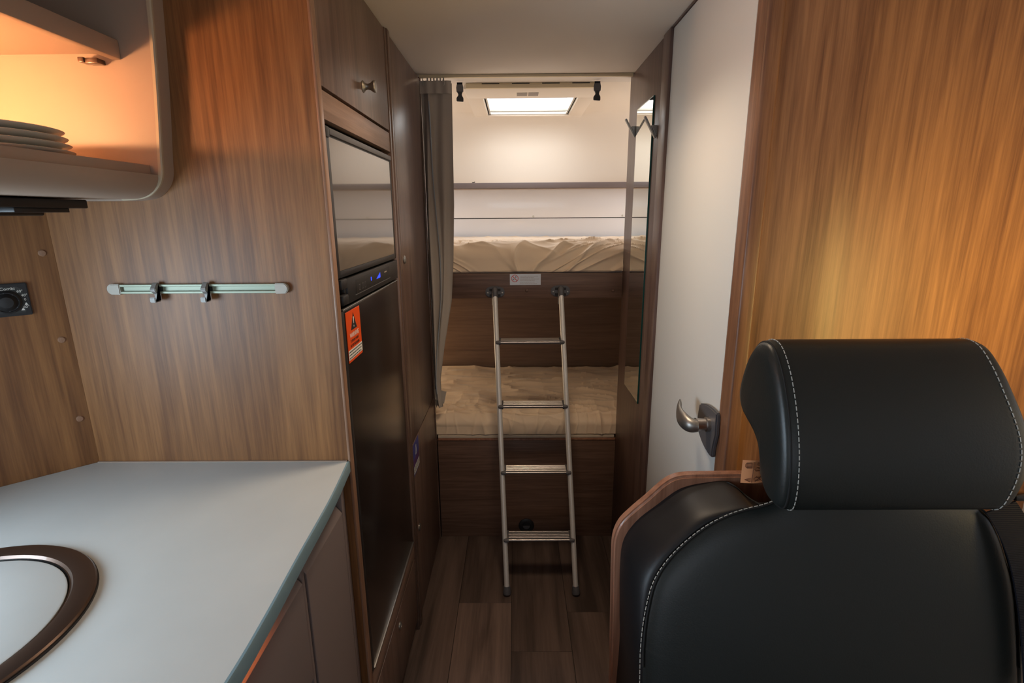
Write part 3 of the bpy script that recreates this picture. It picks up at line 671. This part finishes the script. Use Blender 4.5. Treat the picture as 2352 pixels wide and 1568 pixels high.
part('rim', loft([[SC+Vector((r*math.cos(t), r*math.sin(t), z)) for t in [2*math.pi*k/96 for k in range(96)]] for r, z in
     [(SR, .0034), (SR, .0048), (SR-.002, .0068), (SR-.008, .0078), (SR-SW+.008, .0078), (SR-SW+.003, .0066), (SR-SW, .003), (SR-SW-.0015, .0034)]]), 'bronze', sn)
part('outer_seal', loft([[SC+Vector((r*math.cos(t), r*math.sin(t), z)) for t in [2*math.pi*k/96 for k in range(96)]] for r, z in [(SR+.0015, .0003), (SR+.0012, .0028), (SR-.001, .0032)]]), 'black', sn)
part('lid', lathe(SC, (0, 0, 1), [(SR-SW-.004, .0002), (SR-SW-.004, .0022), (SR-SW-.006, .003), (.001, .003)], 96), 'counter', sn)
part('lid_gap', loft([[SC+Vector((r*math.cos(t), r*math.sin(t), .0006)) for t in [2*math.pi*k/96 for k in range(96)]] for r in (SR-SW+.001, SR-SW-.005)]), 'ink', sn)

# base cabinet with drawers
kc = thing('kitchen_base_cabinet', (-.6, .5, 0), 'taupe kitchen cabinet with drawers under the grey worktop', 'cabinet')
XK = -.374
part('carcass', box(-1.05, XK-.030, -.08, 1.009, .06, zbot-.002), 'drawer', kc)
part('plinth', box(-1.0, XK-.05, -.08, 1.009, 0, .058), 'recess', kc)
part('upper_rail', [box(XK-.029, XK-.022, .788, 1.009, .874, zbot-.002, .001)], 'drawer', kc)
part('grip_slot', [box(XK-.0225, XK-.0212, .84, .945, .8865, .900, .0005, 1)], 'ink', kc, label='dark grip slot')
def front(y0, y1, z0, z1, ridge=.026, m='drawer'):
    """panel with a chamfered top edge catching the light"""
    pr = [(XK-.028, z0), (XK, z0), (XK, z1-ridge), (XK-.024, z1), (XK-.028, z1)]
    return prism([(x, y0, z) for x, z in pr], (0, y1-y0, 0), .0008, 1)
part('door', front(.7895, .984, .10, .872, .030), 'drawer', kc)
part('frame_strip', box(XK-.029, XK-.002, .774, .786, .06, zbot-.002, .003), 'drawer', kc)
part('frame_strip', box(XK-.029, XK-.001, .988, 1.009, .06, zbot-.002, .002), 'drawer', kc)
part('drawer', front(.10, .770, .637, .868, .030), 'drawer', kc)
part('drawer', front(.10, .770, .345, .630, .022), 'drawer', kc)
part('drawer', front(.10, .770, .10, .338, .022), 'drawer', kc)
part('light_strip', box(XK-.015, XK-.005, .12, .62, zbot-.007, zbot-.002), 'lamp', kc, label='warm light strip under the worktop edge')
lo = area('worktop_strip_light', (XK-.010, .38, zbot-.009), (0, 0, 0), .010, .52, .75, (1, .22, .03), spread=120)

# towel rail on the side panel
q1 = onY(253, 662, Y1); q2 = onY(666, 662, Y1); zr = (q1.z+q2.z)/2; x0, x1 = q1.x, q2.x
tr_ = thing('towel_rail', ((x0+x1)/2, Y1, zr-.01), 'pale flat aluminium rail with sliding hooks on the wood panel', 'rail')
def dcap(x, s):
    o = [(x+s*.026, zr-.0105), (x+s*.026, zr+.0105)]+[(x+s*(.0105-.0105*math.cos(t)), zr+.0105*math.sin(t)) for t in [math.pi/2-math.pi*i/12 for i in range(13)]]
    o2 = [(x+s*.026, zr-.0105), (x+s*.026, zr+.0105)]+[(x+s*(.0105-.0105*math.sin(math.pi*i/12)), zr+.0105*math.cos(math.pi*i/12)) for i in range(1, 12)]
    return prism([(a, Y1, b) for a, b in o2], (0, -.010, 0), .0015)
part('profile', [box(x0+.024, x1-.024, Y1-.002, Y1, zr-.0092, zr+.0092), box(x0+.024, x1-.024, Y1-.008, Y1-.002, zr+.0045, zr+.0092, .0008, 1),
                 box(x0+.024, x1-.024, Y1-.008, Y1-.002, zr-.0092, zr-.0045, .0008, 1)], 'anodised', tr_)
part('end_cap', dcap(x0, 1), 'cap_grey', tr_); part('end_cap', dcap(x1, -1), 'cap_grey', tr_)
for xh in (-.7055, -.607):
    hk = part('sliding_hook', [prism([(xh-.004, Y1-.008, zr+.013), (xh-.004, Y1-.012, zr+.013), (xh-.004, Y1-.022, zr+.002), (xh-.004, Y1-.021, zr-.003), (xh-.004, Y1-.011, zr-.010), (xh-.004, Y1-.010, zr-.020), (xh-.004, Y1-.022, zr-.021), (xh-.004, Y1-.023, zr-.014), (xh-.004, Y1-.026, zr-.014), (xh-.004, Y1-.026, zr-.024), (xh-.004, Y1-.008, zr-.024)], (.011, 0, 0), .0012)], 'hook_grey', tr_, label='small angular steel hook')
    part('slide', box(xh-.006, xh+.009, Y1-.0075, Y1-.002, zr-.004, zr+.004), 'black', hk)

# overhead locker
oc = thing('overhead_locker', (-.86, .5, 1.48), 'cream overhead locker with lamp-lit inside at upper left', 'cabinet')
E0, E1 = .984, 1.0115
ol = [onY(p[0], p[1], E0) for p in spline([(350, 0, 0), (362, 140, 0), (370, 260, 0), (375, 360, 0), (377, 395, 0), (373, 420, 0), (360, 440, 0), (342, 453, 0), (315, 459, 0), (285, 461, 0)], 4)]
topx = ol[0].x
ol = [Vector((ol[0].x+.010, E0, 1.962))]+ol
full = ol+[Vector((-1.07, E0, ol[-1].z)), Vector((-1.07, E0, 1.962))]
part('end_panel', prism(full, (0, E1-E0, 0)), 'beige', oc)
# raised rim trim along the free edge
rim = []
for i, p in enumerate(ol):
    d = (ol[min(i+1, len(ol)-1)]-ol[max(i-1, 0)]).normalized(); n = Vector((-d.z, 0, d.x))
    n = n if n.x < 0 or (abs(n.x) < .3 and n.z > 0) else -n
    rim.append([p, p+n*.007, p+n*.007+Vector((0, -.006, 0)), p+Vector((0, -.006, 0))+n*.002, p+Vector((0, -.004, 0))])
part('edge_trim', loft(rim, cap0=True, cap1=True), 'beige_trim', oc, label='cream edge trim of the end panel')
Y0L = -.45
sz = 1.726
part('middle_shelf', [box(-1.07, -.690, Y0L, E0, sz+.010, sz+.024)], 'beige', oc)
part('shelf_lip', box(-.700, -.683, Y0L, E0, sz, sz+.031, .002), 'beige', oc)
part('back_panel', box(-1.075, -1.065, Y0L, E0, 1.49, 1.962), 'beige', oc)
part('roof_panel', box(-1.065, -.60, Y0L, E0, 1.950, 1.962), 'beige', oc)
part('near_end_panel', box(-1.065, -.62, Y0L-.02, Y0L, 1.49, 1.962), 'beige', oc)
bx = -.655
fp = [(-1.065, 1.491), (-.719, 1.493)]+[(-.700+.052*math.sin(t), 1.5345-.0415*math.cos(t)) for t in [math.pi/2*i/10 for i in range(11)]]+[(-.664, 1.5365), (-.664, 1.552), (-.676, 1.553), (-.676, 1.545), (-1.065, 1.545)]
part('floor_panel', prism([(x, Y0L, z) for x, z in fp], (0, E0-Y0L-.001, 0)), 'beige', oc, label='rounded floor board')
q = onY(205, 139, .97)
part('catch', [box(q.x-.014, q.x-.004, .962, .983, q.z-.004, q.z+.004, .001), box(q.x-.004, q.x+.018, .964, .983, q.z-.005, q.z+.003, .001)], 'bronze', oc)
lampf = part('lamp', lathe((-1.02, .62, 1.60), (.8, .2, .1), [(.022, 0), (.022, .012), (.018, .015), (.001, .016)], 20), 'lamp', oc, label='small warm interior lamp')
pl_ = bpy.data.lights.new('locker_lamp_light', 'POINT'); pl_.energy = 12.5; pl_.color = (1, .48, .21); pl_.shadow_soft_size = .030
po = bpy.data.objects.new('locker_lamp_light', pl_); COL.objects.link(po); po.location = (-.955, .70, 1.60)

# plates
def plate_sh(c, r, z):
    return lathe((c[0], c[1], z), (0, 0, 1), [(r*.55, .000), (r*.60, .002), (r*.9, .0085), (r*.985, .0125), (r, .0145), (r*.985, .0152), (r*.9, .0115), (r*.62, .0055), (.001, .005)], 72)
labs = ['bottom plate of the stack in the lit overhead locker', 'second plate from the bottom in the locker stack', 'third plate from the bottom in the locker stack', 'top plate of the stack in the lit overhead locker']
base_plate = None
for i in range(4):
    c = (-.797-.004*i, .80, 1.5452+.0105*i)
    if base_plate is None:
        base_plate = part('plate', plate_sh((c[0], c[1]), .118, c[2]), 'china'); o = base_plate; b0 = c; l0 = o.location.copy()
    else:
        o = base_plate.copy(); COL.objects.link(o); o.location = l0+Vector((c[0]-b0[0], c[1]-b0[1], c[2]-b0[2]))
    o['label'] = labs[i]; o['category'] = 'plate'; o['group'] = 'plates in the overhead locker'

# black lamp / extractor tray under the locker
uc = thing('extractor_hood', (-.88, .5, 1.47), 'flat black extractor unit under the overhead locker', 'extractor')
part('upper_tray', box(-1.03, -.752, -.10, .935, 1.476, 1.4905, .002), 'black', uc)
part('lower_tray', box(-1.03, -.80, -.08, .90, 1.464, 1.476, .003), 'black', uc)
part('end_block', box(-.80, -.757, .80, .90, 1.469, 1.476, .001), 'black', uc)

# ================================================================== SEAT (right front)
se = thing('travel_seat', (.45, .66, 0), 'black leather travel seat in a curved walnut shell, seen from the front', 'seat')
XC = .452
def lean(z): return .662+.27*(z-1.05)
pN = Vector((0, 1, -.27)); pO = Vector((0, .662, 1.05))
def onL(px, py, off=0):
    d = ray(px, py); t = (pO+Vector((0, -off, 0))-EYE).dot(pN)/d.dot(pN); return EYE+d*t
YS = .752
def mirrorX(p): return Vector((2*XC-p.x, p.y, p.z))
# shell outline
so = [onY(x, y, YS) for x, y in ((1402, 1568), (1403, 1500), (1405, 1400), (1407, 1290), (1410, 1240), (1424, 1205), (1450, 1178), (1490, 1144), (1525, 1113), (1552, 1098), (1585, 1093), (1640, 1092), (1700, 1091))]
left = [Vector((so[0].x, YS, .30))]+spline(so, 4)
right = [mirrorX(p) for p in reversed(left)]; outl = left+right
outl = [Vector((p.x, YS, p.z)) for p in outl]
part('shell', prism([(p.x, YS, p.z) for p in outl], (0, .020, 0), .004, 3), 'shell', se, label='curved walnut plywood shell')
# bolster loft
oc_keys = [Vector((.168, YS, .43)), onY(1421, 1500, YS), onY(1423, 1400, YS), onY(1424, 1300, YS), onY(1432, 1240, YS), onY(1462, 1196, YS), onY(1510, 1158, YS), onY(1562, 1122, YS), onY(1620, 1108, YS), onY(1675, 1106, YS), onY(1730, 1150, YS-.02)]
ic_keys = [Vector((.168, lean(.43), .43)), onL(1476, 1568), onL(1478, 1480), onL(1486, 1410), onL(1503, 1340), onL(1532, 1290), onL(1575, 1245), onL(1625, 1207), onL(1675, 1182), onL(1720, 1168), onL(1760, 1161)]
topc_o = [Vector((XC, YS-.02, onY(1730, 1150, YS-.02).z-.005))]; topc_i = [Vector((XC, lean(1.065), 1.066))]
def sym(keys, top):
    l = keys; r = [mirrorX(k) for k in reversed(l)]
    s = spline(l+top+r, 8); return s
IR = [onL(2200, 1150), onL(2262, 1176), onL(2292, 1222), onL(2312, 1280), onL(2326, 1340), onL(2334, 1410), onL(2338, 1490), onL(2340, 1568)]
IR.append(Vector((IR[-1].x, lean(.43), .43)))
ic_l = ic_keys[:10]+[onL(1765, 1156)]
OR = [mirrorX(k) for k in reversed(oc_keys)]
ORr = [OR[0], OR[1], OR[2], OR[3], OR[4], OR[5], OR[6], OR[8], OR[10]]
OC = spline(oc_keys+[Vector((XC, YS-.02, oc_keys[-1].z))]+ORr, 8); IC = spline(ic_l+[Vector((XC, lean(1.088), 1.088))]+IR, 8)
n = len(OC); rings = []
for k in range(13):
    t = k/12; ring = []
    for i in range(n):
        o, c = OC[i], IC[i]
        # quarter-ellipse: leave the shell going forward, arrive at the seam going inward
        u = 1-math.cos(t*math.pi/2); w = math.sin(t*math.pi/2)
        p = Vector((o.x+(c.x-o.x)*u, o.y+(c.y-o.y)*w, o.z+(c.z-o.z)*u))
        out_dir = Vector((o.x-XC, 0, (o.z-.8)*1.0)).normalized()
        b = math.sin(t*math.pi)
        p += out_dir*.006*b+Vector((0, -.008*b**2, 0))
        if t > .9: p.y += .003*(t-.9)/.1
        ring.append(p)
    rings.append(ring)
bol = part('bolster', loft(rings, close=False), 'leather_side', se, 60, label='rounded black leather side bolster')
# centre cushion
ctr = Vector((XC, 0, .78))
rings = []
for k in range(24):
    t = k/23; s = (1-t)**1.6 if k else 1
    s = 1-t**.9 if False else (1-(t**1.7))
    ring = []
    for p in IC:
        x = ctr.x+(p.x-ctr.x)*s; z = ctr.z+(p.z-ctr.z)*s
        e = 1-s; rise = .011*(1-math.exp(-e*28))+.008*(1-s*s)
        ring.append(Vector((x, lean(z)+.002-rise, z)))
    rings.append(ring)
ring_last = rings[-1]
cc = part('centre_cushion', loft(rings), 'leather', se, 60, label='smooth black leather centre panel')
# stitching along the seam
def dashes(path, r=.00062, step=.0075, gap=.0022):
    sh = []; acc = 0; cur = [path[0]]
    # resample by arc length
    pts = [path[0]]; L = [0]
    for a, b in zip(path, path[1:]): L.append(L[-1]+(b-a).length)
    def at(s):
        for i in range(len(L)-1):
            if L[i+1] >= s: t = (s-L[i])/max(1e-9, L[i+1]-L[i]); return path[i].lerp(path[i+1], t)
        return path[-1]
    s = 0
    while s+step-gap < L[-1]:
        sh.append(tube([at(s), at(s+step-gap)], r, 5)); s += step
    return sh
half = IC[:len(IC)//2+2]
stp = []
for i, p in enumerate(half[6:]):
    c_ = Vector((XC, p.y, .8)); d = (p-c_).normalized(); q = p+d*.006; stp.append(Vector((q.x, lean(q.z)-.0075, q.z)))
part('stitching', dashes(stp), 'thread', se, label='pale dashed seam stitching', kind='stuff')
part('seam', tube([Vector((p.x, lean(p.z)-.001, p.z)) for p in IC[9:-9]], .0016, 6), 'seam', se)
part('top_seam', tube(spline([onY(1670, 1107, YS-.006), onY(1690, 1118, YS-.02), onY(1718, 1142, YS-.035), onL(1752, 1162, .004)], 5), .0012, 6), 'seam', se)
# seat base and cushion below the frame
part('seat_cushion', box(.17, .735, .10, .60, .40, .50, .03, 4), 'leather', se)
part('seat_base', box(.19, .72, .16, .745, 0, .40, .004), 'shell', se)

# headrest : part of the seat
HX0, HX1 = .330, .612
prof = [(.612, 1.0935), (.590, 1.0935), (.5765, 1.103), (.573, 1.130), (.577, 1.165), (.587, 1.20), (.603, 1.236), (.625, 1.270), (.652, 1.293), (.682, 1.293), (.706, 1.271), (.721, 1.240), (.7285, 1.207), (.7195, 1.187), (.6975, 1.1765), (.670, 1.166), (.649, 1.151), (.637, 1.129), (.629, 1.105)]
pf = spline([Vector((0, y, z)) for y, z in prof], 5, closed=True)
cyy = sum(p.y for p in pf)/len(pf); czz = sum(p.z for p in pf)/len(pf)
rings = []
def ringat(x, s, k=0):
    return [Vector((x, p.y-(p.y-cyy)*(1-s), p.z-(p.z-czz)*(1-s))) for p in pf]
cap = [(HX0-.004, .0), (HX0-.004, .5), (HX0-.003, .8), (HX0+.000, .93), (HX0+.003, .965), (HX0+.005, .972), (HX0+.009, .992), (HX0+.02, 1.0), (HX0+.06, 1.0)]
for x, s in cap: rings.append(ringat(x, max(s, .02)))
NM = 14
for i in range(1, NM): rings.append(ringat(HX0+.06+(HX1-HX0-.12)*i/NM, 1))
for x, s in reversed(cap): rings.append(ringat(HX0+HX1-x, max(s, .02)))
for rg in rings:
    for p in rg:
        if p.x > .45: p.x += .016*(p.x-.45)/(HX1-.45)*math.exp(-((p.z-1.175)/.062)**2)
hr = part('headrest', loft(rings, cap0=True, cap1=True), 'leather', se, 50, label='wide black leather headrest roll')
def prof_path(x, s): return [Vector((x+(.016*math.exp(-(((p.z-(p.z-czz)*(1-s))-1.175)/.062)**2) if x > .5 else 0), p.y-(p.y-cyy)*(1-s), p.z-(p.z-czz)*(1-s))) for p in pf[:62]]
part('stitching', dashes(prof_path(HX0+.0145, 1.004)), 'thread', hr, kind='stuff')
part('stitching', dashes(prof_path(HX1-.0145, 1.004)), 'thread', hr, kind='stuff')
part('seam', tube(prof_path(HX0+.0055, .976), .0014, 6), 'seam', hr)
for x in (.41, .53): part('post', tube([(x, .70, 1.04), (x, .695, 1.19)], .005, 10), 'steel', hr)
# leather care tag
tg = []
ta, tb = onY(1706, 1056, .668), onY(1752, 1108, .668)
tag_o = part('care_tag', grid(lambda u, v: (ta.x+(tb.x-ta.x)*u, .668-.006*math.sin(u*2.6)+.004*u, ta.z+(tb.z-ta.z)*v+.0012*math.sin(u*3)), 12, 8), 'tan', se, label='tan leather care label with symbols')
tw = tb.x-ta.x; th = ta.z-tb.z
def tp(u, v): return Vector((ta.x+tw*u, .668-.006*math.sin(u*2.6)+.004*u-.0010, ta.z-th*v+.0012*math.sin(u*3)))
def stroke(pts): return tube([tp(*p) for p in pts], .00045, 5)
sy_ = [stroke([(.44, .06), (.44, .5), (.43, .96)]), stroke([(.36, .10), (.16, .11), (.12, .17), (.12, .28), (.18, .33), (.38, .33), (.36, .10)])]
sy_ += [stroke([(.16, .15+.05*i), (.36, .14+.05*i)]) for i in range(4)]
sy_ += [stroke([(.14, .84), (.36, .76), (.36, .93), (.14, .84)]), stroke([(.24, .84), (.36, .84)])]
sy_ += [stroke([(.78, .12), (.62, .10), (.56, .17), (.70, .22), (.84, .16)]), stroke([(.54, .34), (.60, .30), (.72, .34), (.84, .31), (.94, .36)]), stroke([(.5, .38), (.56, .46), (.72, .44), (.9, .48)])]
sy_ += [stroke([(.5+.16*(1+math.cos(a)), .80+.08*math.sin(a)) for a in [2*math.pi*i/8 for i in range(9)]]), stroke([(.56, .92), (.92, .68)]), stroke([(.60, .68), (.94, .92)])]
part('symbols', sy_, 'tan_ink', tag_o)
# seat belt webbing
bl = thing('seat_belt', (.70, .6, .5), 'dark ribbed seat belt webbing hanging at the right side of the seat', 'seat belt')
bk = [onL(2266, 1178, .012), onL(2294, 1225, .022), onL(2322, 1300, .028), onL(2340, 1400, .030), onL(2350, 1500, .030), onL(2354, 1620, .030)]
wd = [.030, .045, .048, .048, .048, .048]
path = spline(bk, 6)
V = []; F = []
for i, p in enumerate(path):
    for off, yy in ((0, 0), (.048, .010), (.048, .0125), (0, .0025)):
        V.append(Vector((p.x+off, p.y+yy, p.z+off*.25)))
for i in range(len(path)-1):
    for k in range(4): F.append([i*4+k, i*4+(k+1) % 4, (i+1)*4+(k+1) % 4, (i+1)*4+k])
part('webbing', [(V, F)], 'webbing', bl)
q = onY(2345, 1140, .70)
part('belt_guide', [box(q.x-.012, q.x+.06, .695, .712, q.z-.006, q.z+.004, .003)], mat('gloss_black_guide', srgb(14, 14, 14), .12, coat=.6), bl)

# ceiling lamp body (behind the viewer)
cl = thing('ceiling_lamp', (.04, 1.22, 1.93), 'square warm ceiling lamp over the aisle by the white door', 'lamp')
part('housing', box(-.07, .15, 1.11, 1.33, 1.942, ZC, .004), 'white', cl)
part('diffuser', box(-.06, .14, 1.12, 1.32, 1.935, 1.942, .002), 'lamp', cl)
